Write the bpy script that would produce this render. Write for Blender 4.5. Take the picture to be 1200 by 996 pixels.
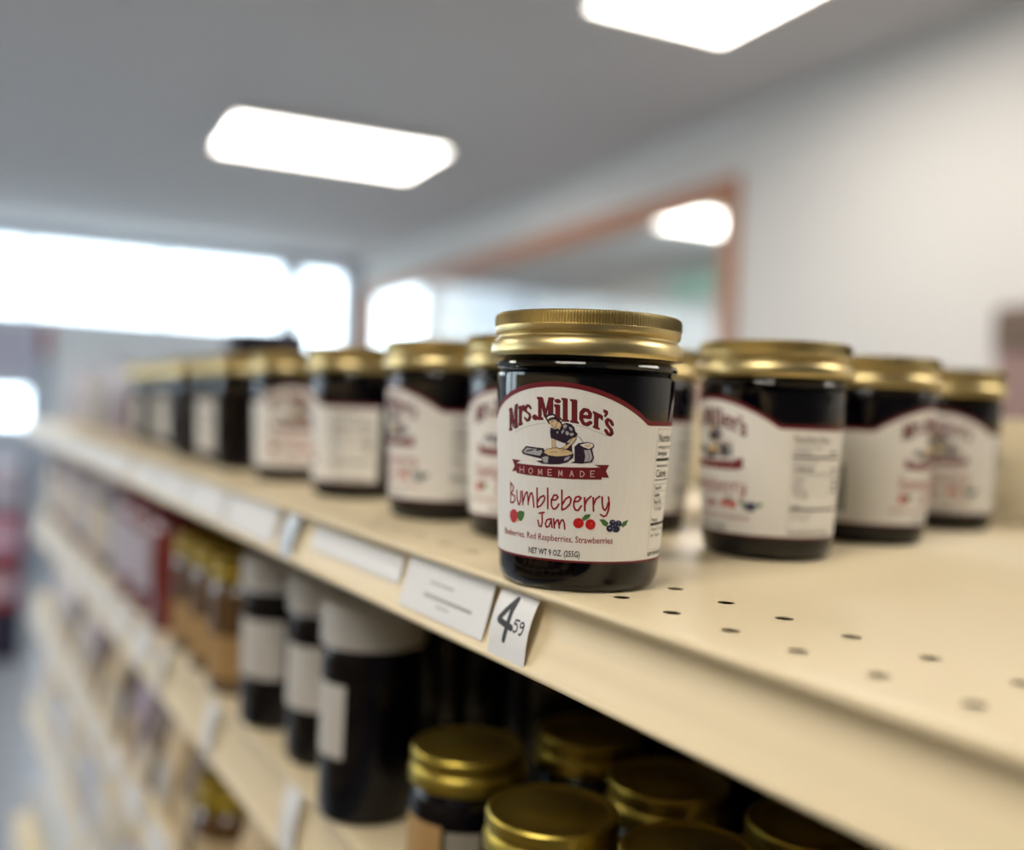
import bpy, bmesh, math, random
from mathutils import Vector, Matrix
from mathutils.geometry import tessellate_polygon

for o in list(bpy.data.objects):
    bpy.data.objects.remove(o)
SC = bpy.context.scene
COL = SC.collection
random.seed(7)
TOP = 1.25                     # height of the upper shelf deck above the floor (m)


def mm(x, y, z):               # millimetres in the shelf's frame: x along it, y into it, z above its deck
    return Vector((x / 1000, y / 1000, z / 1000 + TOP))


RA = math.radians(6)           # the shelving stands six degrees off the room's walls


def rm(u, v, z):               # millimetres in the room's frame
    return mm(u * math.cos(RA) + v * math.sin(RA), -u * math.sin(RA) + v * math.cos(RA), z)


# ---------------------------------------------------------------- camera, world, exposure
cam_d = bpy.data.cameras.new('camera')
cam = bpy.data.objects.new('camera', cam_d)
COL.objects.link(cam)
right, up, fwd = Vector((.518674, .853891, .04299)), Vector((-.037418, -.027563, .998919)), Vector((-.854153, .519722, -.017655))
cam.matrix_world = Matrix.Translation(mm(231.36, -202.1, 61.17)) @ Matrix((right, up, -fwd)).transposed().to_4x4()
cam_d.sensor_width = 36
cam_d.lens = 36 * 1150 / 1200
cam_d.clip_start = .01
cam_d.clip_end = 100
cam_d.dof.use_dof = True
cam_d.dof.focus_distance = .321
cam_d.dof.aperture_fstop = 34.5 / 11.0
SC.camera = cam

world = bpy.data.worlds.new('overcast sky')
SC.world = world
world.use_nodes = True
bg = world.node_tree.nodes['Background']
bg.inputs[0].default_value = (.80, .91, 1, 1)
bg.inputs[1].default_value = 5.5
SC.view_settings.view_transform = 'Standard'
SC.view_settings.look = 'None'
SC.view_settings.gamma = 1
SC.view_settings.exposure = 0.35
PANEL_LIGHT = 9.0


# ---------------------------------------------------------------- materials
def lin(c):
    return tuple((x / 255 / 12.92 if x / 255 <= .04045 else ((x / 255 + .055) / 1.055) ** 2.4) for x in c) + (1,)


def mat(name, rgb, rough=.5, metal=0, coat=0, vary=0.0, scale=40, bump=0, spec=None, emit=0, trans=0, ior=1.45, stretch=None):
    m = bpy.data.materials.new(name)
    m.use_nodes = True
    n, L = m.node_tree.nodes, m.node_tree.links
    b = n['Principled BSDF']
    c = lin(rgb)
    b.inputs['Base Color'].default_value = c
    b.inputs['Roughness'].default_value = rough
    b.inputs['Metallic'].default_value = metal
    b.inputs['Coat Weight'].default_value = coat
    b.inputs['Coat Roughness'].default_value = .04
    b.inputs['Transmission Weight'].default_value = trans
    b.inputs['IOR'].default_value = ior
    if spec is not None:
        b.inputs['Specular IOR Level'].default_value = spec
    if emit:
        b.inputs['Emission Color'].default_value = c
        b.inputs['Emission Strength'].default_value = emit
    if vary or bump:
        tc = n.new('ShaderNodeTexCoord')
        mp = n.new('ShaderNodeMapping')
        if stretch:
            mp.inputs['Scale'].default_value = stretch
        nz = n.new('ShaderNodeTexNoise')
        nz.inputs['Scale'].default_value = scale
        nz.inputs['Detail'].default_value = 4
        L.new(tc.outputs['Object'], mp.inputs[0])
        L.new(mp.outputs[0], nz.inputs['Vector'])
        if vary:
            mx = n.new('ShaderNodeMix')
            mx.data_type = 'RGBA'
            mx.inputs['A'].default_value = tuple(min(1, x * (1 + vary)) for x in c[:3]) + (1,)
            mx.inputs['B'].default_value = tuple(x * (1 - vary) for x in c[:3]) + (1,)
            L.new(nz.outputs['Fac'], mx.inputs['Factor'])
            L.new(mx.outputs['Result'], b.inputs['Base Color'])
        if bump:
            bp = n.new('ShaderNodeBump')
            bp.inputs['Strength'].default_value = bump
            bp.inputs['Distance'].default_value = .0004
            L.new(nz.outputs['Fac'], bp.inputs['Height'])
            L.new(bp.outputs[0], b.inputs['Normal'])
    return m


M = dict(
    shelf=mat('cream shelf enamel', (236, 218, 180), .38, vary=.04, scale=9, bump=.06, spec=.4),
    wall=mat('painted wall', (212, 208, 203), .8, vary=.03, scale=2),
    farwall=mat('grey far wall', (200, 204, 214), .8, vary=.03, scale=2),
    ceiling=mat('ceiling board', (206, 203, 202), .9, vary=.05, scale=12),
    floor=mat('grey vinyl floor', (140, 146, 156), .3, vary=.08, scale=6),
    wood=mat('brown stained wood', (172, 114, 78), .5, vary=.2, scale=3, stretch=(1, 1, 12)),
    white_frame=mat('white window frame', (222, 226, 232), .4),
    pane=mat('window glass', (255, 255, 255), 0, trans=1, ior=1.0, spec=.3),
    panel=mat('light diffuser', (255, 248, 238), .6, emit=PANEL_LIGHT),
    fixture=mat('white fixture frame', (205, 204, 200), .5),
    paving=mat('pale paving', (200, 200, 198), .9, vary=.1, scale=2),
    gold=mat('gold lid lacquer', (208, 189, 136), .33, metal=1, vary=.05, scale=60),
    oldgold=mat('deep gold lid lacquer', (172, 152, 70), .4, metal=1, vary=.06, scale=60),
    glass=mat('clear jar glass', (250, 252, 255), .0, trans=1, ior=1.5),
    jam=mat('dark berry jam', (6, 4, 14), .5, vary=.5, scale=150, spec=0),
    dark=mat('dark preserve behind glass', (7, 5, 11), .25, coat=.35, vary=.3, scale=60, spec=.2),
    darkred=mat('red preserve behind glass', (122, 18, 20), .15, coat=1, vary=.2, scale=60),
    amber=mat('amber preserve behind glass', (92, 66, 38), .15, coat=1, vary=.2, scale=60),
    paper=mat('linen label paper', (238, 236, 231), .7, vary=.05, scale=900, bump=.25, stretch=(1, 1, .12)),
    card=mat('white card', (238, 238, 238), .55),
    plain=mat('plain pale label', (204, 200, 192), .65, vary=.04, scale=100),
    tan=mat('tan label', (180, 144, 92), .6, vary=.15, scale=60),
    greylabel=mat('grey label', (150, 144, 130), .6, vary=.1, scale=60),
    whitelid=mat('white lid plastic', (196, 194, 190), .45),
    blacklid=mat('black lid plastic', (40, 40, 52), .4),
    maroon=mat('maroon ink', (112, 14, 28), .6),
    shadow=mat('dark maroon ink', (48, 12, 24), .6),
    ink=mat('aubergine ink', (40, 22, 44), .6),
    black=mat('black ink', (26, 22, 24), .6),
    pencil=mat('charcoal marker', (58, 56, 60), .6),
    grey=mat('grey ink', (160, 156, 150), .6),
    lightgrey=mat('light grey ink', (176, 174, 178), .6),
    white=mat('white ink', (236, 232, 226), .6),
    skin=mat('straw ink', (222, 194, 146), .6),
    pink=mat('pale pink ink', (226, 190, 186), .6),
    crimson=mat('crimson ink', (150, 16, 34), .6),
    berry_red=mat('strawberry ink', (190, 48, 56), .6, vary=.2, scale=700),
    cherry=mat('raspberry ink', (196, 18, 22), .6, vary=.15, scale=700),
    cherry_dark=mat('bright red ink', (222, 60, 56), .6),
    leaf=mat('leaf ink', (72, 116, 58), .6, vary=.2, scale=500),
    blueberry=mat('blueberry ink', (34, 36, 70), .6, vary=.3, scale=500),
    blueberry_light=mat('blueberry bloom ink', (140, 146, 176), .6),
    beige=mat('beige packet', (206, 184, 146), .55, vary=.12, scale=25),
    brown=mat('brown packet', (104, 84, 68), .5, vary=.2, scale=25),
    olive=mat('olive lid', (158, 134, 44), .4, metal=.6),
    mauve=mat('mauve packet', (164, 150, 164), .5, vary=.12, scale=25),
    lilac=mat('pale lilac packet', (196, 190, 204), .5, vary=.1, scale=25),
    cream=mat('cream packet', (226, 214, 190), .55, vary=.08, scale=25),
    ivory=mat('white packet', (232, 234, 236), .5, vary=.06, scale=25),
    icewhite=mat('bluish white packet', (214, 226, 240), .5, vary=.06, scale=25),
    magenta=mat('pink packet', (222, 120, 150), .5, vary=.1, scale=25),
    red=mat('red packet', (172, 44, 52), .5, vary=.1, scale=25),
    navy=mat('dark navy crate', (38, 36, 56), .5),
    cardboard=mat('mauve brown cardboard', (156, 128, 122), .8, vary=.1, scale=20),
    green=mat('pale green board', (178, 214, 198), .6),
    bluepanel=mat('pale blue board', (190, 206, 232), .6),
)


# ---------------------------------------------------------------- mesh helpers (units inside a mesh: millimetres, scaled on build)
class MB:
    def __init__(self):
        self.v, self.f, self.mi, self.mats = [], [], [], []
        self.cur = 0

    def use(self, m):
        if m not in self.mats:
            self.mats.append(m)
        self.cur = self.mats.index(m)
        return self

    def add(self, vs, fs):
        b = len(self.v)
        self.v += [tuple(x) for x in vs]
        for f in fs:
            self.f.append(tuple(b + i for i in f))
            self.mi.append(self.cur)

    def box(self, x0, x1, y0, y1, z0, z1):
        self.add([(x0, y0, z0), (x1, y0, z0), (x1, y1, z0), (x0, y1, z0), (x0, y0, z1), (x1, y0, z1), (x1, y1, z1), (x0, y1, z1)],
                 [(3, 2, 1, 0), (4, 5, 6, 7), (0, 1, 5, 4), (1, 2, 6, 5), (2, 3, 7, 6), (3, 0, 4, 7)])

    def lathe(self, prof, n=64, wob=None):
        vs, fs = [], []
        for k, (r, z) in enumerate(prof):
            for i in range(n):
                a = 2 * math.pi * i / n
                rr = r + (wob(k, i) if wob else 0)
                vs.append((rr * math.cos(a), rr * math.sin(a), z))
        for k in range(len(prof) - 1):
            for i in range(n):
                j = (i + 1) % n
                fs.append((k * n + i, k * n + j, (k + 1) * n + j, (k + 1) * n + i))
        self.add(vs, fs)

    def extrude_x(self, prof, x0, x1, closed=False):
        n = len(prof)
        vs = [(x0, y, z) for y, z in prof] + [(x1, y, z) for y, z in prof]
        fs = [(i, i + 1, n + i + 1, n + i) for i in range(n - 1)]
        if closed:
            fs.append((n - 1, 0, n, 2 * n - 1))
            fs.append(tuple(range(n)))
            fs.append(tuple(range(2 * n - 1, n - 1, -1)))
        self.add(vs, fs)

    def mesh(self, name, smooth=35, fix=True, bevel=0):
        me = bpy.data.meshes.new(name)
        me.from_pydata([(x / 1000, y / 1000, z / 1000) for x, y, z in self.v], [], self.f)
        for m in self.mats:
            me.materials.append(M[m])
        for p, i in zip(me.polygons, self.mi):
            p.material_index = i
        if fix:
            bm = bmesh.new()
            bm.from_mesh(me)
            bmesh.ops.remove_doubles(bm, verts=bm.verts, dist=1e-6)
            if bevel:
                bmesh.ops.bevel(bm, geom=bm.edges[:], offset=bevel / 1000, segments=2, affect='EDGES', profile=.6)
            bmesh.ops.recalc_face_normals(bm, faces=bm.faces)
            bm.to_mesh(me)
            bm.free()
        if smooth:
            me.shade_smooth()
            me.set_sharp_from_angle(angle=math.radians(smooth))
        return me


def obj(name, me, parent=None, loc=None, rz=0):
    o = bpy.data.objects.new(name, me)
    COL.objects.link(o)
    if parent:
        o.parent = parent
    if loc is not None:
        o.location = loc
    o.rotation_euler.z = rz
    return o


def tag(o, label, cat, group=None, kind=None):
    if label:
        o['label'] = label
    if cat:
        o['category'] = cat
    if group:
        o['group'] = group
    if kind:
        o['kind'] = kind
    return o


def thing(name, label, cat, loc, rz=0, group=None):
    o = bpy.data.objects.new(name, None)
    o.empty_display_size = .02
    COL.objects.link(o)
    o.location = loc
    o.rotation_euler.z = rz
    return tag(o, label, cat, group)


def dup(root, loc, rz, label, group):
    def cp(o, parent):
        c = o.copy()
        COL.objects.link(c)
        if parent:
            c.parent = parent
        for ch in o.children:
            cp(ch, c)
        return c
    r = cp(root, None)
    r.location = loc + Vector((0, 0, 5e-5))
    r.rotation_euler.z = rz
    return tag(r, label, None, group)


def structure(name, mb, smooth=0, bevel=0):
    """a piece of the room; its builder works in room millimetres"""
    me = mb.mesh(name, smooth, bevel=bevel)
    o = obj(name, me, None, (0, 0, TOP), -RA)
    o['kind'] = 'structure'
    return o


def rbox(name, m, x0, x1, y0, y1, z0, z1, parent=None):
    b = MB().use(m)
    b.box(x0, x1, y0, y1, z0, z1)
    if parent is None:
        return structure(name, b)
    return obj(name, b.mesh(name, 0), parent)


# ---- the jam label's print, in (degrees round the jar, millimetres above its foot)
LABEL_POLYS = [
 ('shadow',1,[(-34.25,52.91),(-34.24,53.66),(-33.53,53.78),(-33.51,59.8),(-34.22,59.65),(-34.22,60.4),(-31.11,61.08),(-29.27,56.99),(-27.74,61.88),(-25.27,62.5),(-25.26,61.7),(-25.75,61.58),(-25.68,55.17),(-25.19,55.27),(-25.18,54.46),(-28.55,53.85),(-28.55,54.63),(-28.03,54.73),(-28.06,59.13),(-29.44,54.47),(-30.16,54.34),(-31.86,58.63),(-31.85,54.05),(-30.9,54.21),(-30.9,53.45)]),
 ('maroon',2,[(-35.21,53.12),(-35.21,53.87),(-34.47,53.99),(-34.45,60.01),(-35.18,59.87),(-35.17,60.62),(-31.97,61.3),(-30.1,57.21),(-28.53,62.1),(-26.02,62.72),(-26.01,61.92),(-26.5,61.8),(-26.44,55.38),(-25.94,55.48),(-25.93,54.67),(-29.37,54.06),(-29.37,54.84),(-28.84,54.94),(-28.86,59.34),(-30.28,54.68),(-31.02,54.55),(-32.75,58.84),(-32.75,54.26),(-31.78,54.42),(-31.78,53.66)]),
 ('shadow',1,[(-24.55,54.93),(-24.56,55.71),(-23.89,55.81),(-23.95,60.52),(-24.62,60.41),(-24.63,61.38),(-21.91,61.84),(-21.9,61.06),(-21.28,61.75),(-20.35,62.11),(-19.33,61.97),(-19.29,60.09),(-20.21,59.93),(-20.58,60.51),(-21.25,60.27),(-21.76,59.27),(-21.71,56.17),(-20.97,56.29),(-20.96,55.52)]),
 ('maroon',2,[(-25.29,55.14),(-25.3,55.92),(-24.62,56.02),(-24.68,60.74),(-25.36,60.63),(-25.37,61.59),(-22.61,62.05),(-22.59,61.28),(-21.96,61.97),(-21.03,62.32),(-19.99,62.18),(-19.96,60.3),(-20.88,60.14),(-21.26,60.73),(-21.94,60.48),(-22.46,59.48),(-22.41,56.38),(-21.66,56.5),(-21.65,55.73)]),
 ('shadow',1,[(-9.36,57.32),(-9.39,58.08),(-8.56,58.11),(-8.78,64.16),(-9.6,64.16),(-9.63,64.92),(-5.93,64.91),(-3.51,60.64),(-1.73,64.9),(1.48,64.9),(1.51,64.18),(0.88,64.18),(1.16,58.43),(1.8,58.45),(1.84,57.74),(-2.49,57.57),(-2.53,58.31),(-1.87,58.33),(-2.05,62.42),(-3.64,58.27),(-4.53,58.24),(-6.75,62.67),(-6.58,58.17),(-5.44,58.21),(-5.41,57.46)]),
 ('maroon',2,[(-9.94,57.53),(-9.96,58.29),(-9.13,58.32),(-9.34,64.38),(-10.17,64.37),(-10.19,65.13),(-6.47,65.12),(-4.05,60.85),(-2.25,65.12),(0.97,65.11),(1,64.4),(0.36,64.39),(0.64,58.64),(1.29,58.66),(1.32,57.95),(-3.03,57.78),(-3.06,58.52),(-2.4,58.54),(-2.58,62.63),(-4.17,58.48),(-5.07,58.45),(-7.3,62.88),(-7.14,58.38),(-5.98,58.42),(-5.96,57.67)]),
 ('shadow',1,[(2.13,57.67),(2.09,58.34),(2.95,58.36),(2.77,61.85),(1.91,61.84),(1.87,62.64),(5.25,62.67),(5.49,58.42),(6.33,58.44),(6.37,57.77)]),
 ('shadow',1,[(5.74,63.88),(5.52,63.56),(4.87,63.32),(3.97,63.22),(3.05,63.28),(2.36,63.5),(2.1,63.8),(2.33,64.12),(2.99,64.37),(3.89,64.47),(4.81,64.41),(5.48,64.19)]),
 ('maroon',2,[(1.61,57.88),(1.58,58.55),(2.44,58.57),(2.26,62.06),(1.4,62.05),(1.36,62.85),(4.75,62.88),(4.99,58.63),(5.83,58.65),(5.87,57.98)]),
 ('maroon',2,[(5.24,64.09),(5.02,63.77),(4.37,63.53),(3.46,63.43),(2.54,63.49),(1.86,63.71),(1.59,64.02),(1.82,64.33),(2.48,64.58),(3.39,64.68),(4.31,64.62),(4.98,64.4)]),
 ('shadow',1,[(6.82,57.19),(6.79,57.81),(7.65,57.81),(7.27,64.24),(6.41,64.24),(6.38,64.85),(9.77,64.84),(10.21,57.83),(11.06,57.83),(11.1,57.23)]),
 ('maroon',2,[(6.32,57.4),(6.29,58.02),(7.15,58.02),(6.77,64.45),(5.92,64.45),(5.88,65.06),(9.28,65.05),(9.72,58.04),(10.57,58.04),(10.61,57.43)]),
 ('shadow',1,[(12.07,57.03),(12.03,57.63),(13.04,57.57),(12.6,63.95),(11.61,63.99),(11.57,64.6),(15.54,64.45),(16.05,57.39),(17.05,57.33),(17.1,56.71)]),
 ('maroon',2,[(11.58,57.24),(11.54,57.84),(12.55,57.78),(12.12,64.16),(11.12,64.2),(11.08,64.81),(15.06,64.66),(15.57,57.6),(16.57,57.54),(16.61,56.92)]),
 ('shadow',1,[(25.96,55.52),(25.9,56.18),(26.59,56.08),(26.22,60.07),(25.53,60.2),(25.46,61.03),(28.33,60.47),(28.4,59.83),(29.04,60.18),(30.07,60.14),(31.27,59.65),(31.43,58.14),(30.37,58.32),(29.91,58.92),(29.16,58.95),(28.66,58.31),(28.91,55.74),(29.73,55.62),(29.79,54.98)]),
 ('maroon',2,[(25.47,55.73),(25.41,56.39),(26.1,56.29),(25.73,60.28),(25.04,60.41),(24.97,61.24),(27.84,60.68),(27.9,60.04),(28.55,60.39),(29.58,60.35),(30.77,59.86),(30.92,58.35),(29.87,58.53),(29.41,59.13),(28.67,59.16),(28.16,58.52),(28.41,55.95),(29.23,55.83),(29.29,55.19)]),
 ('shadow',1,[(31.76,61.77),(34.23,61.3),(34.33,60.41),(32.93,59.22),(32.15,59.44),(33.11,60.36),(31.87,60.66)]),
 ('maroon',2,[(31.26,61.98),(33.72,61.51),(33.82,60.62),(32.43,59.42),(31.65,59.65),(32.61,60.57),(31.37,60.87)]),
 ('shadow',1,[(-9.15,58.14),(-9.32,57.75),(-9.83,57.43),(-10.57,57.24),(-11.41,57.22),(-12.19,57.37),(-12.73,57.67),(-12.94,58.06),(-12.76,58.45),(-12.23,58.78),(-11.47,58.97),(-10.63,58.99),(-9.87,58.83),(-9.35,58.53)]),
 ('maroon',2,[(-9.72,58.36),(-9.89,57.96),(-10.4,57.64),(-11.15,57.45),(-12,57.43),(-12.78,57.59),(-13.33,57.89),(-13.54,58.27),(-13.36,58.67),(-12.83,58.99),(-12.06,59.18),(-11.21,59.2),(-10.45,59.04),(-9.92,58.74)]),
 ('ink',3,[(-4.16,58.19),(-3,59.33),(-0.81,59.82),(1.95,59.66),(3.29,58.73),(2.75,58.13),(0.75,57.86),(-0.72,57.9),(-1.42,57.21),(-3.22,57.39)]),
 ('white',4,[(-3.1,58.06),(-1.94,58.83),(0.68,59.19),(1.99,58.92),(1.72,58.62),(-0.74,58.34),(-2.34,57.71)]),
 ('ink',3,[(-3.23,57.54),(-2.05,58.01),(0.74,58.08),(3.01,58.58),(4.89,57.88),(6.62,57.11),(6.96,56.09),(5.75,55.17),(4.56,56.25),(3.06,57.62),(0.75,57.71),(-0.54,57.23),(-0.63,56.12),(-1.37,56.1),(-2.59,56.81)]),
 ('skin',4,[(-1.71,57.06),(-0.41,57.61),(1.76,57.81),(3.07,57.47),(4.12,56.53),(3.89,55.42),(2.93,54.65),(2.33,55.16),(1.18,55.05),(0.43,55.33),(-0.33,55.9),(-1.09,56.4)]),
 ('skin',4,[(4.08,57.2),(5.66,56.79),(6.41,55.93),(5.21,54.64),(4.04,55.27),(4.56,56.25)]),
 ('ink',3,[(-0.37,55.31),(0.9,54.75),(2.94,54.51),(3.92,54.97),(5.37,54.42),(6.66,56.3),(9.27,56.88),(12.3,56.59),(14.42,55.54),(15.2,54.08),(16.61,53.38),(15.33,52.32),(13.3,52.04),(11.02,51.06),(9.69,50.25),(8.29,50.21),(5.44,50.72),(2.54,51.19),(-0.19,51.6),(-0.66,53.52)]),
 ('ink',3,[(9.41,50.24),(13.12,50.63),(13.78,47.18),(11.4,47.41),(9.52,48.46)]),
 ('lightgrey',4,[(7.51,56.1),(9.3,56.37),(10.16,55.8),(9.37,55.26),(8.33,54.13),(7.14,53.06),(6.4,53.71),(7.86,54.93)]),
 ('lightgrey',4,[(11,55.6),(12.79,55.42),(13.53,54.63),(12.73,54.24),(11.61,54.73)]),
 ('lightgrey',4,[(9.44,54.16),(10.97,53.98),(11.43,53.17),(10.09,52.7),(9.07,53.33)]),
 ('lightgrey',4,[(11.69,53.48),(13.59,53.67),(14.45,53.11),(12.99,52.55),(11.87,52.82)]),
 ('lightgrey',4,[(3.83,54.01),(4.69,53.81),(4.3,53.13),(3.57,53.41)]),
 ('ink',5,[(8.26,55.23),(8.97,55.03),(8.19,54.2),(7.61,54.48)]),
 ('skin',4,[(0.62,51.47),(2.68,51.16),(3.24,48.8),(6.15,48.15),(3.15,47.76),(1.08,48.18)]),
 ('skin',4,[(15.33,52.24),(13.31,51.82),(11.37,50.07),(7.82,48.71),(5.3,48.05),(6.33,47.56),(10.65,48.35),(13.96,50.36),(16.03,52.04)]),
 ('ink',3,[(-7.25,45.79),(-4.76,46.77),(-1.65,45.97),(4.28,45.79),(10.64,46.35),(14.62,46.9),(14.45,45.49),(11.15,43.92),(5.88,43.05),(0.01,42.86),(-5.38,42.86),(-10.29,43.66),(-5.82,43.89)]),
 ('skin',4,[(-4.6,46.63),(-2.49,47.74),(2.69,48.34),(8.41,48.21),(12.65,47.52),(14.22,46.74),(10.66,46.05),(4.29,45.6),(-1.19,45.8)]),
 ('lightgrey',4,[(-5.94,44.9),(-3.15,45.48),(-1.31,45.24),(-1.82,43.21),(-4.61,43.26)]),
 ('lightgrey',4,[(9.3,45.27),(12.75,46.04),(11.44,44.74),(8.67,44.14)]),
 ('ink',3,[(-21.95,46.43),(-18.01,48.37),(-4.81,48.04),(-3.84,47.02),(-5.36,46.23),(-4.68,44.9),(-6.24,44.48),(-20.44,45.57)]),
 ('lightgrey',4,[(-20.26,46.56),(-17.26,47.87),(-6.05,47.55),(-5.69,46.67),(-7.24,45.42),(-19.09,46)]),
 ('ink',5,[(-17.88,46.79),(-12.11,47.58),(-11.59,47.22),(-17.22,46.44)]),
 ('ink',5,[(-10.42,47.41),(-4.81,48.04),(-4.33,47.68),(-9.74,46.98)]),
 ('ink',3,[(14.94,49.13),(17.25,50.37),(22.65,50.87),(26.23,50.51),(27.01,49.42),(25.72,48.58),(27.24,45.66),(25.99,44.23),(19.84,43.64),(12.91,43.71),(15.3,44.33)]),
 ('lightgrey',4,[(20.84,48.1),(24.65,48.34),(26.27,45.71),(25,44.5),(21.3,44.26),(21.82,46.16)]),
 ('white',4,[(18.1,49.88),(22.67,50.58),(25.97,50.29),(26.19,49.41),(23.66,48.61),(20.2,49.19)]),
 ('skin',5,[(20.96,49.87),(24.07,50.13),(25.35,49.68),(23.48,49.12),(21.42,49.29)]),
 ('maroon',2,[(-31.24,43.51),(-22.2,43.38),(-25.91,42.48),(-25.88,39.58),(-31.23,39.36),(-28.53,41.24)]),
 ('maroon',2,[(27.46,43.37),(36.94,43.54),(35.16,41.44),(37.3,39.31),(32.67,39.32),(32.32,42.5)]),
 ('maroon',3,[(-26.92,42.29),(-16.38,42.16),(-7.76,42.07),(3.75,42.13),(14.41,42.23),(24.78,42.42),(32.45,42.62),(32.61,38.61),(25.14,38.5),(14.69,38.38),(3.96,38.41),(-7.62,38.54),(-16.29,38.69),(-26.43,38.95)]),
 ('berry_red',2,[(-30.65,26.26),(-27.24,26.27),(-25.63,25.12),(-25.08,23.56),(-27.2,22.02),(-29.45,21.52),(-32.47,22.05),(-34.02,23.56),(-33.49,25.2)]),
 ('leaf',1,[(-26.69,25.24),(-23.09,26.15),(-19.27,26.01),(-19.06,24.96),(-20.15,23.49),(-22.05,22.5),(-24.04,22.74),(-25.61,23.88)]),
 ('skin',3,[(-27.21,22.55),(-25.08,23.14),(-24.04,22.56),(-25.8,21.96)]),
 ('cherry',3,[(22.83,23.87),(22.56,23.12),(21.66,22.5),(20.31,22.13),(18.77,22.09),(17.37,22.38),(16.36,22.95),(15.96,23.68),(16.25,24.44),(17.15,25.07),(18.5,25.44),(20.02,25.48),(21.42,25.18),(22.42,24.61)]),
 ('cherry',3,[(30.38,23.57),(30.13,22.79),(29.27,22.15),(27.96,21.79),(26.47,21.76),(25.11,22.08),(24.13,22.68),(23.73,23.45),(23.98,24.23),(24.84,24.87),(26.13,25.24),(27.61,25.27),(28.97,24.95),(29.97,24.35)]),
 ('cherry_dark',4,[(20.83,24.06),(20.62,23.82),(20.07,23.7),(19.5,23.79),(19.25,24.02),(19.46,24.27),(20.01,24.39),(20.58,24.3)]),
 ('cherry_dark',4,[(28.28,23.78),(28.07,23.53),(27.52,23.42),(26.94,23.51),(26.68,23.75),(26.89,24),(27.45,24.11),(28.02,24.02)]),
 ('leaf',4,[(21.56,25.56),(23.43,26.71),(26.9,26.99),(26.14,25.91),(23.91,25),(22.1,24.68)]),
 ('leaf',1,[(32.66,25.33),(35.84,25.37),(39.01,24.13),(37.77,22.85),(35.15,23.4)]),
 ('leaf',1,[(53.13,25.26),(49.53,24.59),(47.65,23.44),(49.07,22.62),(51.84,23.41)]),
 ('blueberry',2,[(43.83,24.26),(43.68,23.8),(43.11,23.42),(42.24,23.22),(41.26,23.22),(40.35,23.42),(39.7,23.78),(39.42,24.24),(39.58,24.7),(40.13,25.08),(40.98,25.28),(41.96,25.29),(42.87,25.09),(43.55,24.72)]),
 ('blueberry',2,[(48.24,23.95),(48.07,23.46),(47.45,23.08),(46.51,22.87),(45.44,22.87),(44.45,23.09),(43.74,23.47),(43.44,23.96),(43.6,24.44),(44.2,24.82),(45.11,25.04),(46.18,25.04),(47.18,24.82),(47.92,24.43)]),
 ('blueberry',2,[(42.35,22.34),(42.18,21.84),(41.57,21.43),(40.64,21.21),(39.58,21.2),(38.6,21.42),(37.9,21.82),(37.6,22.32),(37.77,22.82),(38.37,23.22),(39.28,23.45),(40.34,23.46),(41.32,23.24),(42.04,22.84)]),
 ('blueberry',2,[(47.13,22.24),(46.93,21.68),(46.22,21.23),(45.13,20.98),(43.89,20.98),(42.76,21.23),(41.94,21.68),(41.59,22.24),(41.78,22.81),(42.47,23.26),(43.53,23.51),(44.75,23.51),(45.91,23.26),(46.76,22.8)]),
 ('blueberry_light',3,[(42.38,24.6),(42.23,24.4),(41.84,24.32),(41.42,24.4),(41.22,24.6),(41.37,24.79),(41.76,24.88),(42.18,24.8)]),
 ('blueberry_light',3,[(46.49,23.1),(46.35,22.92),(45.97,22.84),(45.57,22.92),(45.39,23.1),(45.52,23.28),(45.9,23.35),(46.3,23.28)]),
 ('blueberry_light',3,[(40.61,22.4),(40.45,22.17),(39.99,22.08),(39.51,22.17),(39.28,22.4),(39.45,22.63),(39.9,22.72),(40.39,22.63)]),
 ('blueberry_light',3,[(42.81,22.18),(42.71,22.03),(42.41,21.97),(42.09,22.03),(41.94,22.17),(42.05,22.32),(42.35,22.38),(42.66,22.32)]),
 ('blueberry_light',3,[(46.5,24.37),(46.37,24.21),(46.03,24.14),(45.67,24.21),(45.5,24.37),(45.62,24.53),(45.96,24.6),(46.32,24.53)]),
]
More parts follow.
